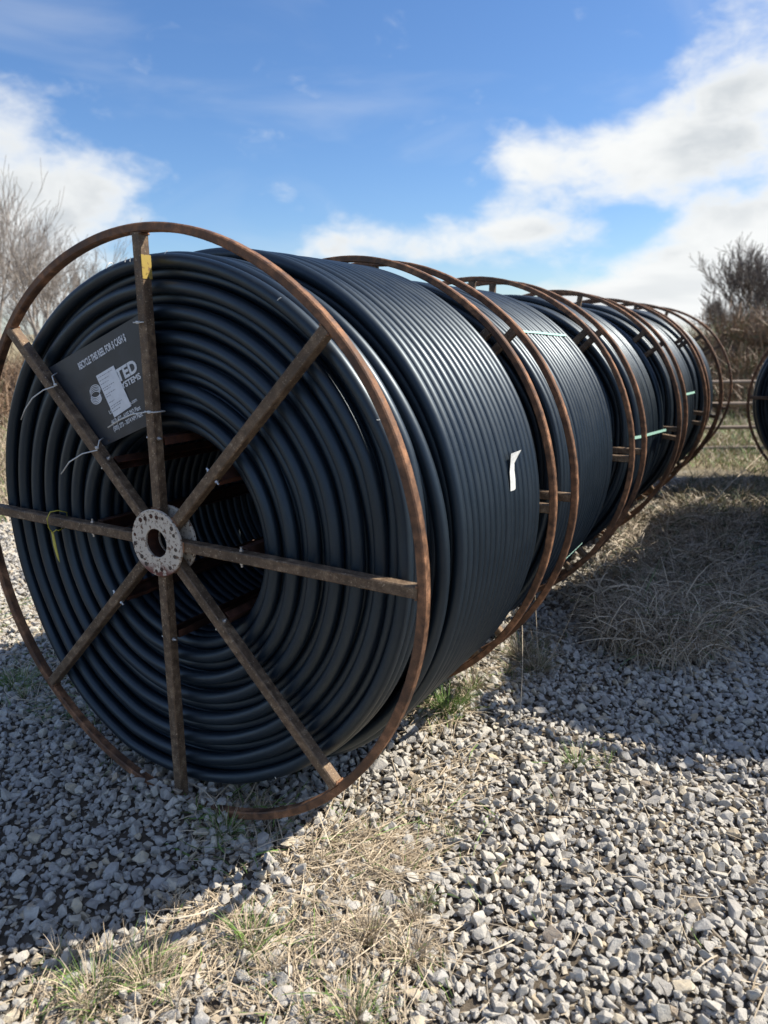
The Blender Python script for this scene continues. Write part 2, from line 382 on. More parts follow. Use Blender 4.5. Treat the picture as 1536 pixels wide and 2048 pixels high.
def make_reel(name, label, loc, rz=0.0, width=1.147, seed=1, seg=128, k=8, layers=14, main=(.36, 1.075), front_cols=3, coil=True, phase=0.0, parts=True, wob=.5, main_extra=1):
    rs = np.random.default_rng(seed)
    root = empty(name, (loc[0], loc[1], 0.0), rz); tag(root, label, 'pipe reel' if coil else 'reel', GROUP)
    hub_z = G
    def T(o): o.location = (0, 0, hub_z); return o
    # flanges
    for fl in (0, 1):
        y0 = 0.0 if fl == 0 else width
        mb = MB(); seg2 = 160 if seed == 1 else 96; th = np.linspace(0, 2 * np.pi, seg2, endpoint=False); c = .004
        off = .0022 * np.sin(3 * th + seed) + .0016 * np.sin(8 * th + .3 * seed)
        pr = [(RI + c, 0), (RO - c, 0), (RO, c), (RO, RT - c), (RO - c, RT), (RI + c, RT), (RI, RT - c), (RI, c)]
        mb.loft(np.stack([np.stack([(r_ + off) * np.sin(th), np.full(seg2, y0 + y_), (r_ + off) * np.cos(th)], 1) for r_, y_ in pr], 1), closed=True)
        T(mb.build('ring', M['ring'], root))
        for i in range(8):
            a = R(45 * i) + phase; mb = MB(); yc = y0 + .016
            mb.bar(pt(a, .06, yc), pt(a, RI + .002, yc), .036, .040, (0, 1, 0), .10)
            sp = T(mb.build('spoke', M['spoke'], root))
            if fl == 0 and seed == 1:                                           # weld beads where the spoke meets the hoop
                sd = np.array([math.cos(a), 0, -math.sin(a)])
                for s_ in (-1, 1):
                    q = MB(); n_ = 9; q.tube([pt(a, RI - .001 + .0012 * rs.normal(), yc - .02 + .04 * j / (n_ - 1)) + sd * (.0185 + .0008 * rs.normal()) * s_ for j in range(n_)], .0034 + .0011 * rs.random(n_), 6)
                    q.build('weld_bead', M['ring'], sp, smooth=True)
                    q = MB(); q.tube([pt(a, .119 + .0012 * rs.normal(), yc - .021) + sd * .018 * (2 * j / (n_ - 1) - 1) * 1.0 for j in range(n_)], .0030 + .0012 * rs.random(n_), 6)
                q.build('weld_bead', M['ring'], sp, smooth=True)
            if parts:
                side = np.array([math.cos(a), 0, -math.sin(a)])
                if fl == 0 and seed <= 2:
                    for r_ in np.arange(.44, .95, .085):                        # punched holes down one side of the tube
                        q = MB(); c_ = pt(a, r_, yc + .004) + side * .0192
                        q.tube([c_, c_ + side * .0012], .0042, 8); T(q.build('bolt_hole', M['hole'], sp)).location = (0, 0, 0)
        # hub plates
        for yy_, rr_ in ((y0 - .016, .118), (y0 + .044, .122)):
            mb = MB(); th = np.linspace(0, 2 * np.pi, 64, endpoint=False); t_ = .010
            pr = [(.052, 0), (rr_ - .002, 0), (rr_, .002), (rr_, t_), (.052, t_), (.050, .002)]
            mb.loft(np.stack([np.stack([r_ * np.sin(th), np.full(64, yy_ + y_), r_ * np.cos(th)], 1) for r_, y_ in pr], 1), closed=True)
            hp = T(mb.build('hub_plate', M['hub'], root))
            if fl == 0 and yy_ < 0 and seed == 1:
                for i, a_ in enumerate([8, 24, 52, 66, 96, 112, 142, 168, 184, 214, 232, 262, 280, 318, 332, 352]):
                    a = R(a_); c_ = pt(a, rs.uniform(.092, .104), yy_ - .0004)
                    q = MB(); q.tube([c_, c_ + np.array([0, .002, 0])], rs.uniform(.0055, .009), 10)
                    o = q.build('rust_spot', M['hole'] if 0 < i < 12 and i not in (7, 8) else M['rustred'], hp)
        mb = MB(); th = np.linspace(0, 2 * np.pi, 48, endpoint=False)
        pr = [(.052, y0 - .0155), (.058, y0 - .0155), (.058, y0 + .056), (.052, y0 + .056)]
        mb.loft(np.stack([np.stack([r_ * np.sin(th), np.full(48, y_), r_ * np.cos(th)], 1) for r_, y_ in pr], 1), closed=True)
        T(mb.build('hub_sleeve', M['rustred'], root))
    # drum bars between the flanges, with bolts
    for i in range(8):
        a = R(45 * i) + phase; mb = MB(); c0 = pt(a, .358, .038); c1 = pt(a, .358, width - .004); rad = pt(a, 1, 0)
        mb.bar(c0, c1, .050, .006, rad)
        side = np.array([math.cos(a), 0, -math.sin(a)])
        for s_ in (-1, 1): mb.bar(c0 + side * .022 * s_ - rad * .013, c1 + side * .022 * s_ - rad * .013, .005, .024, rad)
        d = T(mb.build('drum_bar', M['rustred'], root))
        if parts and seed <= 2:
            b0_ = pt(a, .358, .012)
            for s_ in (-1, 1):
                q = MB()
                q.tube([b0_ + side * .019 * s_, b0_ + side * .034 * s_], .0035, 8)
                q.tube([b0_ + side * .019 * s_, b0_ + side * .025 * s_], .0070, 6)
                q.build('bolt', M['zinc'], d)
    if not coil: return root
    mb = MB(); rad = [.403 + PITCH_L * i for i in range(layers)]; top = rad[-1]
    for i, r_ in enumerate(rad):
        y_ = .0745 + (0 if (layers - 1 - i) % 2 == 0 else .031) + rs.uniform(0, .005); w_ = (i / (layers - 1)) ** 1.5 * wob
        nf = front_cols if i == layers - 1 else 3
        for c_ in range(nf):
            ring_torus(mb, r_ + rs.uniform(-.0015, .0015), y_ + c_ * .0466, seg, k, rs, 1.0 if c_ == 0 else .8, .005, .004, 2 if c_ == 0 and i > 1 else 0, w_, 1)
        ring_torus(mb, r_, width - .022 - (.023 if i % 2 else 0), seg // 2, k, rs, 0, side=-1)
    for y_ in np.arange(.20, width - .03, .0445): ring_torus(mb, rad[0], y_, seg // 2, k, rs)          # lining of the core
    if seed == 2:
        for c_ in range(3): ring_torus(mb, rad[-1] + PITCH_L, .078 + c_ * .0466, seg, k, rs, .5, wob=wob)
    # outside: a groove behind the first turns, the full-width top layer, then a lower tail
    for y_ in np.arange(.205, main[0] + .05, .0466): ring_torus(mb, rad[-2] - (.012 if y_ > .25 else .004), y_, seg, k, rs, .5, wob=wob * .6)
    if seed == 1:                                # the turn that climbs across the groove to the top layer
        th = np.linspace(R(-30), R(150), 120); u_ = np.clip((th - th[0]) / (th[-1] - th[0]), 0, 1); sm = u_ * u_ * (3 - 2 * u_)
        mb.tube(np.stack([(top + .003 + .012 * sm) * np.sin(th), .215 + .100 * sm, (top + .003 + .012 * sm) * np.cos(th)], 1), PR, k)
    rm = top + PITCH_L * (main_extra if main_extra else 0)
    n = int(round((main[1] - main[0]) / .0468))
    for c_ in range(n + 1):
        ring_torus(mb, rm + (-.006 if rs.random() < .12 else 0) + rs.uniform(-.001, .001), main[0] + c_ * .0468, seg, k, rs, .12, .0015, .0025, 1 if rs.random() < .35 else 0, wob=wob)
    for c_ in range(n + 1): ring_torus(mb, rm - PITCH_L, main[0] + .0234 + c_ * .0468, seg // 2, k, rs)
    for y_ in np.arange(main[1] + .047, width - .02, .047): ring_torus(mb, rad[-2], y_, seg, k, rs)
    T(mb.build('pipe_coil', M['pipe'], root, smooth=True))
    return root
GROUP = 'reels of black pipe lined up in the near row'
reel1 = make_reel('pipe_reel', 'nearest black pipe reel, with the grey printed sign tied to its spokes', (0, 0), seed=1, seg=224, k=14, wob=1.0)
R2L = (0.015, 1.388); R3L = (.01, 2.865); R4L = (.005, 4.46); R5L = (-.005, 5.90)
reel2 = make_reel('pipe_reel', 'second black pipe reel in the near row, just behind the reel with the sign', R2L, R(.4), 1.16, 2, 160, 10, layers=13, main=(.24, .97))
reel3 = make_reel('pipe_reel', 'third black pipe reel in the near row, crossed by a rising green strap', R3L, R(-.3), 1.24, 3, 128, 8, layers=13, main=(.22, .80))
reel4 = make_reel('pipe_reel', 'fourth black pipe reel in the near row, with a short green strap', R4L, R(.2), 1.18, 4, 112, 8, layers=13, main=(.2, 1.0), parts=False, phase=.12)
reel5 = make_reel('pipe_reel', 'fifth and last full black pipe reel in the near row', R5L, R(-.5), 1.00, 5, 112, 8, layers=13, main=(.2, .86), parts=False, phase=.05)
GROUP = None
reel6 = make_reel('empty_reel', 'empty rusty reel frame at the far end of the near row, before the rail fence', (-.03, 7.12), 0, 1.05, 6, coil=False, parts=False, phase=.2)
reel7 = make_reel('pipe_reel', 'black pipe reel at the right edge, standing beyond the end of the near row', (2.25, 7.50), 0, 1.15, 7, 112, 8, layers=14, main=(.2, 1.0), parts=False)
GROUP = 'large reels added outside the frame to shade the right-hand gravel'  # unseen reels, added and sized to throw the shade on the right
for i, (x, y, rz_, lb) in enumerate([(3.5, 3.1, R(14), 'nearer unseen large pipe reel, added to cast shade on the right-hand gravel'), (3.55, 5.1, R(4), 'farther unseen large pipe reel, added to cast shade on the right-hand gravel')]):
    r_ = make_reel('pipe_reel', lb, (x, y), rz_, 1.15, 8 + i, 96, 6, main=(.2, 1.0), parts=False); r_.scale = (1.46, 1.46, 1.46)
GROUP = None

# straps, tape and paint on the reels
def strap(root, width, pts, rpos=.992):
    """ribbon lying over the turns: pts = (angle deg, y in reel, radius)"""
    c = [pt(R(a), r_, y_) + np.array([0, 0, G]) for a, y_, r_ in pts]; mb = MB()
    rr = []
    for i, p in enumerate(c):
        t = c[min(i + 1, len(c) - 1)] - c[max(i - 1, 0)]; t /= np.linalg.norm(t)
        nrm = pt(R(pts[i][0]), 1, 0); b = np.cross(t, nrm); b /= np.linalg.norm(b)
        rr.append([p + b * width / 2, p + b * width / 2 + nrm * .0015, p - b * width / 2 + nrm * .0015, p - b * width / 2])
    mb.loft(rr); return mb.build('strap', M['strap'], root)
strap(reel1, .013, [(113.5, 1.086, 0.9462), (114.3, 1.11, 0.9332), (115.5, 1.135, 0.9312)])
strap(reel2, .015, [(40.6, .20, 0.9294), (42, .30, 0.9504), (42.6, .5, 0.9519), (43.4, .75, 0.9514), (43.8, .95, 0.9509), (44.0, 1.00, 0.9264), (44.1, 1.02, 0.9034)])
strap(reel2, .012, [(121, .46, 0.9499), (120.2, .7, 0.9499), (119.5, .93, 0.9489), (119.4, .96, 0.9364)])
strap(reel2, .015, [(82.4, .98, 0.9474), (83.5, 1.04, 0.9264), (84.5, 1.08, 0.9164), (85, 1.13, 0.9134)])
strap(reel3, .018, [(85.2, .03, 0.9544), (86, .2, 0.9544), (87.8, .7, 0.9544), (88.8, .98, 0.9544), (89.6, 1.12, 0.9474)])
strap(reel4, .018, [(77.9, .42, 0.9499), (78.5, .75, 0.9504), (79, 1.02, 0.9499)])
mb = MB()                                     # torn white tape sticking up from a turn
def tp(a, y, r_): return pt(R(a), r_, y) + np.array([0, 0, G])
pl = [(81.6, .785, .988, .050), (79.5, .786, .991, .050), (77.6, .784, .994, .046), (76.2, .788, .998, .040), (75.0, .800, 1.005, .070), (73.9, .812, 1.013, .105)]
rr = []
for a, y, r_, w_ in pl:
    p = tp(a, y, r_); n_ = pt(R(a), 1, 0); b_ = np.array([0, 1, 0.]); rr.append([p - b_ * w_ / 2, p - b_ * w_ * .1 + n_ * .005, p + b_ * w_ / 2, p + n_ * .0005])
mb.loft(rr); mb.build('tape_flag', M['tape'], reel1)
# pale scuffs and rub marks on the front turns
for a_, ph0, ph1, w_ in ((-13, -.2, 1.3, .0022), (-7, .9, 1.5, .0016), (-5.5, 1.1, 1.6, .0014), (4, .7, 1.2, .0012), (33, 1.0, 1.5, .0014), (61, .4, .9, .0012), (152, .9, 1.3, .0012)):
    mb = MB(); r0 = .403 + PITCH_L * 13 + (np.interp(a_ % 360, WA, WR) - .95) * 1.0
    mb.tube([tp(a_ + .25 * math.sin(3 * p_), .0765 - (PR + .003) * math.sin(p_), r0 + (PR + .003) * math.cos(p_)) for p_ in np.linspace(ph0, ph1, 7)], w_, 5)
    mb.build('scuff', M['tape'], reel1)
# yellow paint stroke on the side of the top spoke
mb = MB(); mb.box(np.array([.0196, .016, G + .90]), np.array([.0007, .0196, .036])); mb.build('yellow_paint', M['ypaint'], reel1)

# sign tied behind two spokes of the first reel
sgn = np.array([(-.560, .572), (-.0415, .763), (.004, .780), (.002, .415), (-.0391, .400), (-.2933, .3037)]); sy = .040
mb = MB(); v = [(x, sy, z + G) for x, z in sgn] + [(x, sy + .004, z + G) for x, z in sgn]; k_ = len(sgn)
tr = [[0, i + 1, i] for i in range(1, k_ - 1)] + [[k_, k_ + i, k_ + i + 1] for i in range(1, k_ - 1)]
mb.add(v, [[i, (i + 1) % k_, (i + 1) % k_ + k_, i + k_] for i in range(k_)], tr)
sign = mb.build('sign', M['sign'], reel1); sign['label'] = 'dark grey sign board with white lettering'
TILT = R(22.5)
def on_sign(x, z, dy=0.0): return Vector((x, sy - .0010 - dy, z + G))
def text(body, x, z, size, name='lettering', width=None, bold=0.0, tilt=TILT, mat='print', dy=0.0, parent=None):
    cu = bpy.data.curves.new('t', 'FONT'); cu.body = body; cu.size = size; cu.offset = bold; cu.extrude = .0002; cu.resolution_u = 3
    o = bpy.data.objects.new('t', cu); COL.objects.link(o); dg = bpy.context.evaluated_depsgraph_get(); dg.update()
    me = bpy.data.meshes.new_from_object(o.evaluated_get(dg)); me.materials.clear(); me.materials.append(M[mat])
    xs_ = [v.co.x for v in me.vertices]; w0 = max(xs_) - min(xs_); sx = (width / w0) if width else 1
    mt = Matrix.Translation(on_sign(x, z, dy)) @ Matrix.Rotation(-tilt, 4, 'Y') @ Matrix.Rotation(R(90), 4, 'X') @ Matrix.Diagonal((sx, 1, 1, 1)) @ Matrix.Translation((-min(xs_), 0, 0))
    me.transform(mt); bpy.data.objects.remove(o); bpy.data.curves.remove(cu)
    ob = bpy.data.objects.new(name, me); COL.objects.link(ob); ob.parent = parent or sign; return ob
text('RECYCLE THIS REEL FOR $ CASH $', -.381, .5707, .034, width=.274, bold=.0009)
text('TED', -.187, .533, .058, width=.114, bold=.0022)
text('YSTEMS', -.168, .5115, .027, width=.106, bold=.0008)
text('s.com', -.133, .4600, .019, width=.037, bold=.0003)
text('U', -.2430, .4205, .020, bold=.0003)
text('(417) 427 - 6105 MO Plant', -.2350, .3850, .0215, width=.164, bold=.0004)
text('(505) 273 - 3074 NM Plant', -.2275, .3630, .0215, width=.164, bold=.0004)
mb = MB()                                     # round logo: four nested coils
for i in range(5):
    th = np.linspace(0, 2 * np.pi, 40, endpoint=False); cx, cz = -.3080 + (i - 2) * .0005, .4875 + (2 - i) * .0055
    rx, rz_ = .0300, .0215; tt = R(20); ring = []
    wv = .0010 + .0009 * (1 + np.sin(th + 2.4)) / 2
    for s_, d_ in ((-1, 0), (1, 0), (1, .0006), (-1, .0006)):
        ex = (rx + s_ * wv) * np.cos(th); ez = (rz_ + s_ * wv) * np.sin(th)
        ring.append(np.stack([cx + ex * math.cos(tt) - ez * math.sin(tt), sy - .0012 + d_ + 0 * th, G + cz + ex * math.sin(tt) + ez * math.cos(tt)], 1))
    mb.loft(np.stack(ring, 1), closed=True)
mb.build('logo', M['print'], sign)
stk = [(-.2958, .5521), (-.2007, .5902), (-.1276, .4559), (-.2188, .4115)]
mb = MB(); v = [(x, sy - .0026, z + G) for x, z in stk] + [(x, sy - .0020, z + G) for x, z in stk]
mb.add(v, [[0, 3, 2, 1], [4, 5, 6, 7], [0, 1, 5, 4], [1, 2, 6, 5], [2, 3, 7, 6], [3, 0, 4, 7]]); sticker = mb.build('sticker', M['label'], sign)
mb = MB(); A_, B_, C_, D_ = [np.array(p) for p in stk]
def quad(u0, u1, v0, v1):
    f = lambda u_, v_: (A_ * (1 - u_) + B_ * u_) * (1 - v_) + (D_ * (1 - u_) + C_ * u_) * v_
    q = [f(u0, v0), f(u1, v0), f(u1, v1), f(u0, v1)]
    mb.add([(x, sy - .0030, z + G) for x, z in q], [[0, 3, 2, 1]])
for v_, ln in ((.06, .85), (.14, .6), (.22, .5), (.32, .7), (.37, .45), (.47, .62), (.52, .3), (.66, .4), (.75, .7), (.80, .6), (.87, .5)):
    u_ = .06
    while u_ < ln:
        g = random.uniform(.04, .13); quad(u_, min(u_ + g, ln), v_, v_ + random.uniform(.012, .02)); u_ += g + .03
mb.build('label_print', M['ink'], sticker)
mb = MB()
for x, z in ((-.508, .557), (-.262, .327), (-.052, .705), (-.045, .455), (-.41, .45), (-.06, .62)):
    mb.tube([(x, sy - .0010, z + G), (x, sy + .001, z + G)], .0035, 10)
mb.build('tie_hole', M['hole'], sign)
# zip ties
def tie(a, r_, tail, start, wrap=True):
    th = R(a); side = np.array([math.cos(th), 0, -math.sin(th)]); c = pt(th, r_, .016) + np.array([0, 0, G])
    loop = [c + side * .021 * sx + np.array([0, .024 * syy, 0]) for sx, syy in ((-1, -1), (-.3, -1.1), (.3, -1.1), (1, -1), (1.05, 0), (1, 1), (0, 1.1), (-1, 1), (-1.05, 0), (-1, -1))]
    mb = MB()
    if wrap: mb.tube(loop, .0024, 6)
    h = c + side * .004 + np.array([0, -.028, 0]); mb.box(h, np.array([.005, .004, .0045]))
    if start: mb.tube([np.array(q) + np.array([0, 0, G]) for q in start], .0022, 6)
    if tail: mb.tube([np.array(q) + np.array([0, 0, G]) for q in tail], .0024, 6)
    return mb.build('zip_tie', M['tie'], reel1, smooth=True)
tie(-1, .731, None, [(-.052, .036, .705 + .025), (-.03, .0, .731), (.0, -.010, .731)])
tie(-41.5, .690, [(-.455, -.012, .515), (-.50, -.03, .500), (-.56, -.035, .470), (-.62, -.03, .425), (-.665, -.02, .385)], [(-.508, .038, .557), (-.485, .0, .548), (-.458, -.012, .518)], False)
tie(-41.0, .405, [(-.262, -.012, .300), (-.32, -.03, .285), (-.39, -.035, .250), (-.45, -.03, .200)], [(-.285, .036, .335), (-.262, .0, .332), (-.262, -.012, .302)], False)
tie(1, .447, [(.0, -.012, .447), (-.06, -.02, .437), (-.12, -.022, .415), (-.185, -.02, .385)], None)
# yellow tag hanging from the left spoke
tg = empty('hanging_tag', (-.545, -.004, G + .02)); tag(tg, 'narrow yellow plastic tag hanging from the left spoke of the nearest reel', 'tag')
mb = MB(); mb.loft([[(-.026, -.008, -.058), (-.008, -.012, -.058), (-.008, -.014, -.059), (-.026, -.010, -.059)],
    [(-.020, -.010, -.11), (.006, -.016, -.11), (.006, -.018, -.11), (-.020, -.012, -.11)],
    [(-.006, -.010, -.158), (.016, -.016, -.172), (.016, -.018, -.172), (-.006, -.012, -.158)]])
mb.build('tag_plate', M['yellow'], tg)
mb = MB(); mb.tube([(-.016, -.012, -.060), (-.024, -.02, -.04), (-.022, -.024, -.005), (-.010, -.016, .022), (.0, .01, .024), (.004, .044, .01), (.0, .046, -.045), (.005, .0, -.052), (.012, -.014, -.045), (-.010, -.016, -.060)], .0022, 6)
mb.build('tag_loop', M['yellow'], tg, smooth=True)

# ---------------------------------------------------------------- grass and straw
def blades(mb, x, y, z0, L, wdt, elev, azim, droop, tint, green, nseg=4, curl=None):
    n = len(x); t = np.linspace(0, 1, nseg + 1)[None, :]
    L = np.broadcast_to(L, n)[:, None]; el_ = np.broadcast_to(elev, n)[:, None]; dr = np.broadcast_to(droop, n)[:, None]
    curl = rng.normal(0, .5, n)[:, None]
    e = el_ - dr * t; azz = azim[:, None] + curl * t
    ds = L / nseg
    dx = np.cos(e) * np.cos(azz) * ds; dy = np.cos(e) * np.sin(azz) * ds; dz = np.sin(e) * ds
    px_ = x[:, None] + np.concatenate([np.zeros((n, 1)), np.cumsum(dx[:, :-1], 1)], 1)
    py_ = y[:, None] + np.concatenate([np.zeros((n, 1)), np.cumsum(dy[:, :-1], 1)], 1)
    pz_ = np.maximum(z0[:, None] + np.concatenate([np.zeros((n, 1)), np.cumsum(dz[:, :-1], 1)], 1), gh(px_, py_) + .008)
    wv = np.broadcast_to(wdt, n)[:, None] * (1 - .75 * t ** 2) * .5
    sa = azim[:, None] + np.pi / 2 + rng.normal(0, .6, n)[:, None]; tz = rng.normal(0, .5, n)[:, None]
    ox = np.cos(sa) * wv; oy = np.sin(sa) * wv; oz = tz * wv
    v = np.stack([np.stack([px_ - ox, py_ - oy, pz_ - oz], -1), np.stack([px_ + ox, py_ + oy, pz_ + oz], -1)], 2)
    k = nseg + 1; b = (np.arange(n)[:, None] * k * 2 + np.arange(nseg)[None, :] * 2).reshape(-1)
    q = np.stack([b, b + 1, b + 3, b + 2], 1)
    mb.add(v.reshape(-1, 3), q, tint=np.repeat(np.broadcast_to(tint, n), k * 2), green=np.repeat(np.broadcast_to(green, n), k * 2))
def patch(mb, cx, cy, rx, ry, n, L, wdt, elev, zmax, greenp=.05, rot=0.0, droop=(.2, 1.2), aim=None):
    r_ = np.sqrt(rng.random(n)) * rng.uniform(.75, 1.15, n); a = rng.uniform(0, 6.283, n)
    lx, ly = rx * r_ * np.cos(a), ry * r_ * np.sin(a); x = cx + lx * math.cos(rot) - ly * math.sin(rot); y = cy + lx * math.sin(rot) + ly * math.cos(rot)
    az_ = rng.uniform(0, 6.283, n) if aim is None else rng.normal(aim, .7, n)
    blades(mb, x, y, gh(x, y) + .012 + zmax * rng.random(n) ** 1.5, rng.uniform(*L, n), rng.uniform(*wdt, n), R(1) * rng.uniform(*elev, n), az_, rng.uniform(*droop, n),
           rng.random(n), (rng.random(n) < greenp).astype(float))
mb = MB()                                     # pale straw strewn over the near gravel
STRAW = [(.72, .06, .22, .15, 650, .03, .5), (.86, .12, .15, .12, 300, .03, .5), (.62, -.30, .32, .15, 620, .05, .6), (.98, -.14, .20, .12, 380, .06, .4),
    (.42, -.66, .26, .13, 520, .07, .6), (.95, -.42, .30, .10, 260, .10, .5), (.55, 1.15, .15, .2, 420, .12, 0), (.82, .55, .15, .35, 260, .04, 0),
    (.30, -.02, .20, .20, 260, .25, 0), (.3, .15, 1.1, .25, 420, .2, 0), (-1.2, .35, .5, .25, 600, .35, -.3), (-1.9, 1.0, .7, .5, 800, .2, 0), (1.2, .5, 1.0, 1.0, 240, .05, 0), (.72, 1.9, .14, .5, 600, .12, 0)]
for cx_, cy_, rx_, ry_, n_, g_, ro_ in STRAW:
    aim_ = rng.uniform(0, 6.28)
    n_ = int(n_ * .95)
    patch(mb, cx_, cy_, rx_, ry_, n_, (.05, .14), (.002, .0042), (-5, 20), .014, g_, ro_)
    patch(mb, cx_, cy_, rx_ * .9, ry_ * .9, int(n_ * .45), (.10, .26), (.0022, .0045), (-8, 14), .025, g_, ro_, (0, .5), aim_)
    for _ in range(max(1, n_ // 160)):                 # little crowns of stubble
        a_, r__ = rng.uniform(0, 6.28), rng.uniform(0, 1) ** .5
        patch(mb, cx_ + rx_ * r__ * math.cos(a_), cy_ + ry_ * r__ * math.sin(a_), .022, .022, 40, (.04, .10), (.0016, .003), (40, 88), .004, g_ * 1.5, 0, (.2, 1.2))
tag(mb.build('straw', M['straw']), kind='stuff', label='pale dry straw lying over the gravel in front of the nearest reel', cat='straw')
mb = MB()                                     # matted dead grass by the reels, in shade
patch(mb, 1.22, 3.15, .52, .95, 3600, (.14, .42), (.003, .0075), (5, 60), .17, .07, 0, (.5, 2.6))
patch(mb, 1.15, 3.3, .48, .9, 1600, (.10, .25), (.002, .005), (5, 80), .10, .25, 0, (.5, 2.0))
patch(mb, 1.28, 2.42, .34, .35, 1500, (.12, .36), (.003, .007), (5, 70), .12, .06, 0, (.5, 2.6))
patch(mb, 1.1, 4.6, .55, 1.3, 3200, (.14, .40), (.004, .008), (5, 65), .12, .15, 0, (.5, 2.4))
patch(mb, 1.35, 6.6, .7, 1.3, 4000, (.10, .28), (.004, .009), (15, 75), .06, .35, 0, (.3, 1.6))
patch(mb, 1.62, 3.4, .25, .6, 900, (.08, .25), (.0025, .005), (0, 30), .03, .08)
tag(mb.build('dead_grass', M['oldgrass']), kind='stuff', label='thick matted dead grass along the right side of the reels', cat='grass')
mb = MB()                                     # rough grass of the open field
for (cx, cy, rx, ry, n_, L_) in ((1.6, 10.2, 2.2, 1.7, 9000, (.06, .17)), (1.4, 13.5, 3.5, 2.5, 7000, (.15, .4)), (-8.0, 4.6, 2.6, 2.4, 8000, (.12, .4)), (-12.5, 8.5, 4.5, 4.5, 9000, (.25, .7)), (-5.3, 2.5, .9, 1.2, 2500, (.06, .2))):
    patch(mb, cx, cy, rx, ry, n_, L_, (.006, .013), (35, 88), .02, .38 if cx > 0 else .12, 0, (.2, 1.3))
tag(mb.build('field_grass', M['straw']), kind='stuff', label='rough sunlit grass of the open field behind the reels', cat='grass')
def tuft(x, y, n_, L_, greenp, label, wd=(.0016, .0034), spread=.035, mat='straw', name='grass_tuft', cat='grass tuft'):
    mb = MB(); r_ = spread * np.sqrt(rng.random(n_)); a = rng.uniform(0, 6.283, n_); lx = r_ * np.cos(a); ly = r_ * np.sin(a)
    blades(mb, x + lx, y + ly, gh(x + lx, y + ly) + .008, rng.uniform(*L_, n_), rng.uniform(*wd, n_), R(1) * rng.uniform(35, 88, n_), a + rng.normal(0, .5, n_), rng.uniform(.2, 1.3, n_), rng.random(n_), (rng.random(n_) < greenp).astype(float))
    o = mb.build(name, M[mat]); tag(o, label, cat); return o
tuft(.58, 1.13, 320, (.06, .18), .9, 'bright green grass tuft in the sun beside the bottom of the nearest reel', spread=.06)
tuft(.60, 1.38, 200, (.05, .15), .25, 'tan and green grass tuft just behind the bright green one')
tuft(1.22, .98, 60, (.05, .13), .7, 'small green tuft alone on the right-hand gravel')
tuft(1.33, 1.05, 40, (.04, .10), .6, 'tiny green tuft right of the small green one')
tuft(.40, -.70, 170, (.06, .15), .5, 'green tuft at the bottom left corner of the gravel', spread=.06)
tuft(.50, -.60, 120, (.06, .15), .3, 'mixed tuft beside the green tuft at bottom left')
tuft(.66, -.36, 130, (.06, .14), .5, 'green tuft in the straw below the shadow edge')
tuft(.94, -.17, 170, (.05, .13), .05, 'round tan tuft of dry grass in the foreground straw', spread=.03)
tuft(1.08, -.16, 130, (.05, .13), .05, 'reddish dry tuft right of the round tan tuft', spread=.03)
tuft(1.05, -.42, 130, (.05, .14), .3, 'dry tuft at the bottom edge of the picture')
tuft(.27, -.05, 90, (.05, .12), .8, 'small green tuft in the shadow under the nearest reel')
tuft(-1.42, .27, 160, (.05, .13), .9, 'green tuft at the left edge beside the nearest reel', spread=.08)
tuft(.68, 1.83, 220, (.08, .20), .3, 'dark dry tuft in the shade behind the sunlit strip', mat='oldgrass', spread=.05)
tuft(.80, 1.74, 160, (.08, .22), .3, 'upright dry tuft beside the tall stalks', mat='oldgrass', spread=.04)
def stalk(p0, p1, bend, rad, label):
    p0 = np.array([p0[0], p0[1], float(gh(*p0[:2]))]); p1 = np.array(p1, float); t = np.linspace(0, 1, 9)[:, None]
    p = p0 + (p1 - p0) * t + np.array(bend) * np.sin(np.pi * t)
    mb = MB(); mb.tube(p, rad * (1.2 - .8 * t[:, 0]), 5, tint=.8, green=0.0)
    tag(mb.build('dry_stalk', M['straw'], smooth=True), label, 'grass stalk')
stalk((.93, 1.12), (.74, 1.62, .40), (.01, 0, .02), .0022, 'tall pale stalk leaning left, nearest of the thin stalks')
stalk((.80, 1.76), (.68, 2.0, .36), (0, 0, .02), .0020, 'tall pale stalk rising from the dark tuft')
stalk((.82, 1.78), (.95, 1.95, .42), (.01, 0, .0), .0020, 'tall dark stalk leaning right from the dark tuft')
stalk((1.02, 5.0), (1.50, 6.6, .55), (0, 0, .03), .0060, 'long straw stem slanting across the shaded grass')
stalk((1.30, 4.2), (1.33, 4.3, .62), (0, 0, .0), .0030, 'thin upright weed stem in the shaded grass')
stalk((1.40, 4.3), (1.42, 4.35, .5), (0, 0, .0), .0030, 'second thin weed stem in the shaded grass')

# ---------------------------------------------------------------- rail fence behind the reels
fwh = np.array([-.507, .862, 0]); rth = np.array([.862, .507, 0])
fence = empty('rail_fence', tuple(CAM * [1, 1, 0] + fwh * 10.9 + rth * 5.3)); tag(fence, 'four rail fence crossing behind the far reels', 'fence')
fence.rotation_euler = (0, 0, math.atan2(.507, .862))
for z_ in (1.03, .71, .36, .05):
    mb = MB(); mb.tube([(x, 0.01 * math.sin(x * 2), z_ + .01 * math.sin(x)) for x in np.linspace(-1.6, 4.2, 12)], .030, 8); mb.build('rail', M['wood'], fence, smooth=True)
for x in (-1.55, .95, 3.4):
    mb = MB(); mb.bar((x, .07, -.1), (x, .07, 1.22), .08, .08, (0, 1, 0)); mb.build('post', M['wood'], fence)

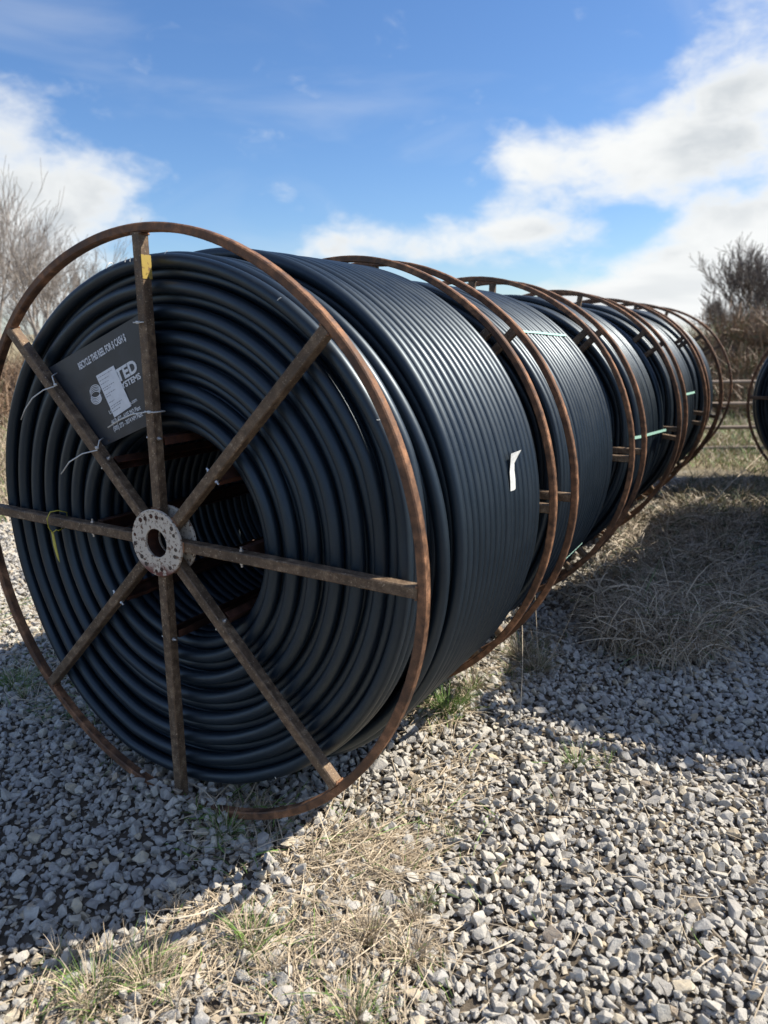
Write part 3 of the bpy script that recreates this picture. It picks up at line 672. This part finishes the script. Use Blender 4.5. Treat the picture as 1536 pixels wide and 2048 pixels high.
# ---------------------------------------------------------------- trees and brush
def grow(mb, p, d, L, r_, depth, rs, spread=.55, up_=.12, twig=.0035, k0=6):
    seg = 4; pts = [p]; dd = d.copy()
    for _ in range(seg):
        dd = dd + rs.normal(0, .10, 3) + np.array([0, 0, up_ * .3]); dd /= np.linalg.norm(dd); pts.append(pts[-1] + dd * L / seg)
    r1 = max(r_ * .62, twig); mb.tube(pts, np.linspace(r_, r1, seg + 1), max(3, k0), cap=False)
    if depth == 0: return
    nb = rs.integers(3, 5)
    for i in range(nb):
        t = rs.uniform(.35, 1.0) if i else 1.0; q = pts[min(seg, int(t * seg))]
        ax = rs.normal(size=3); ax -= dd * (ax @ dd); ax /= np.linalg.norm(ax)
        nd = dd * math.cos(spread) + ax * math.sin(spread) * rs.uniform(.6, 1.2); nd[2] += up_; nd /= np.linalg.norm(nd)
        grow(mb, q, nd, L * rs.uniform(.62, .82), r1 * rs.uniform(.65, .9), depth - 1, rs, spread, up_, twig, k0 - 1)
def bare_tree(x, y, h, label, seed, mat='bark', spread=.5, group=None, depth=5, twig=.006, trunk_r=.09):
    rs = np.random.default_rng(seed); z0 = float(gh(x, y)) - .1; t = empty('bare_tree', (x, y, z0)); tag(t, label, 'tree', group)
    mb = MB(); tp_ = np.array([rs.normal(0, .05) * h, rs.normal(0, .05) * h, h * .22]); mb.tube([(0, 0, 0), tp_ * .5 + rs.normal(0, .03, 3), tp_], [trunk_r * 1.3, trunk_r * 1.05, trunk_r], 9); mb.build('trunk', M[mat], t, smooth=True)
    mb = MB()
    for i in range(4):
        a = 6.283 * i / 4 + rs.uniform(-.5, .5); d = np.array([math.cos(a) * .45, math.sin(a) * .45, 1.]); d /= np.linalg.norm(d)
        grow(mb, tp_ * rs.uniform(.75, 1), d, h * .27, trunk_r * .62, depth, rs, spread, .16, twig)
    mb.build('crown', M[mat], t, smooth=True); return t
def at(px, D, z=0):
    """ground point seen at column px, D metres ahead"""
    p = CAM[:2] + fwh[:2] * D + rth[:2] * (px - 768) / 1455 * D; return p[0], p[1]
GT = 'bare trees beyond the left side of the yard'
for i, (px, D, h, lb, sp_) in enumerate([(-20, 16, 6.0, 'tall leafless tree at the left edge behind the nearest reel', .5), (75, 17, 5.6, 'leafless tree right of the one at the left edge', .55),
        (150, 19, 4.4, 'shorter leafless tree just above the top left of the nearest ring', .6), (-90, 15, 5.4, 'leafless tree partly outside the left edge', .5), (215, 24, 3.4, 'far low leafless tree behind the top spoke', .6)]):
    x, y = at(px, D); bare_tree(x, y, h, lb, 20 + i, 'barkpale', sp_, GT, 4 if i in (0, 1, 3) else 5, .0045, .07)
GT = 'bare trees beyond the right side of the yard'
for i, (px, D, h, lb) in enumerate([(1496, 27, 5.6, 'tall leafless tree at the right edge above the brown brush'), (1560, 25, 5.0, 'leafless tree cut by the right edge of the picture'), (1440, 31, 4.0, 'smaller leafless tree left of the tall one at the right')]):
    x, y = at(px, D); bare_tree(x, y, h, lb, 40 + i, 'bark', .50, GT, 5, .008, .12)
def bush(x, y, rx, ry, h, n_, mat, label, cat, seed, green=.05, L_=(.25, .7), wd=(.012, .03), name='bush'):
    rs = np.random.default_rng(seed); t = empty(name, (x, y, float(gh(x, y)))); tag(t, label, cat)
    mb = MB()
    for i in range(9):
        a = rs.uniform(0, 6.28); q = np.array([math.cos(a) * rx * .5, math.sin(a) * ry * .5, h * rs.uniform(.5, .85)]); mb.tube([(0, 0, -.1), q * .45 + rs.normal(0, .05, 3), q], [.035, .02, .008], 5)
    mb.build('stem', M['bark'], t)
    mb = MB(); nc = 34; cc = rs.normal(size=(nc, 3)); cc /= np.linalg.norm(cc, axis=1)[:, None]; cc *= rs.uniform(.3, 1, (nc, 1)); cc[:, 2] = np.abs(cc[:, 2]) * 1.0
    ci_ = rs.integers(0, nc, n_); p = cc[ci_] * [rx, ry, h * .85] + rs.normal(0, .16, (n_, 3)) * [rx, ry, h] * .8; p[:, 2] = np.clip(p[:, 2], .02, None)
    tint = np.clip(rs.random(nc)[ci_] * .7 + rs.random(n_) * .3, 0, 1)
    n = n_; e = R(1) * rs.uniform(-10, 85, n); a = rs.uniform(0, 6.28, n); L = rs.uniform(*L_, n); W = rs.uniform(*wd, n)
    d = np.stack([np.cos(e) * np.cos(a), np.cos(e) * np.sin(a), np.sin(e)], 1); s_ = np.cross(d, rs.normal(size=(n, 3))); s_ /= np.linalg.norm(s_, axis=1)[:, None]
    v = np.stack([p - s_ * W[:, None] / 2, p + s_ * W[:, None] / 2, p + d * L[:, None] + s_ * W[:, None] * .2, p + d * L[:, None] - s_ * W[:, None] * .2], 1)
    b = np.arange(n) * 4; mb.add(v.reshape(-1, 3), np.stack([b, b + 1, b + 2, b + 3], 1), tint=np.repeat(tint, 4), green=np.repeat((rs.random(n) < green).astype(float), 4))
    mb.build('foliage', M[mat], t); return t
for i, (px, D, rx, h, n_, m_, lb, cat, gr, nm) in enumerate([
        (1452, 28, 1.0, 2.0, 4000, 'ever', 'dark evergreen cedar left of the tall bare tree', 'evergreen', .3, 'cedar_bush'),
        (1520, 22, 2.0, 3.2, 10000, 'brush', 'large reddish brown leafless bush at the right edge', 'bush', .05, 'bush'),
        (1455, 20, 1.7, 2.3, 9000, 'brush', 'low brown bush behind the rail fence', 'bush', .15, 'bush'),
        (1600, 19, 1.6, 2.6, 6000, 'brush', 'brown bush partly outside the right edge', 'bush', .1, 'bush'),
        (1370, 24, 1.5, 1.6, 5000, 'ever', 'dark low cedar seen between the reel rings', 'evergreen', .3, 'cedar_bush'),
        (1500, 15.5, 1.5, 1.25, 5000, 'brush', 'dark tangled brush just behind the rails', 'bush', .25, 'bush'),
        (-10, 15, 1.6, 1.15, 4000, 'brush', 'brown brush under the bare trees at the left edge', 'bush', .05, 'bush'),
        (110, 18, 2.2, 1.2, 4500, 'brush', 'brown brush right of the left-edge brush', 'bush', .05, 'bush'),
        (-120, 13, 1.6, 1.1, 4000, 'brush', 'brush outside the left edge beside the bare trees', 'bush', .05, 'bush')]):
    x, y = at(px, D); bush(x, y, rx, rx * .8, h, n_, m_, lb, cat, 60 + i, gr, name=nm)
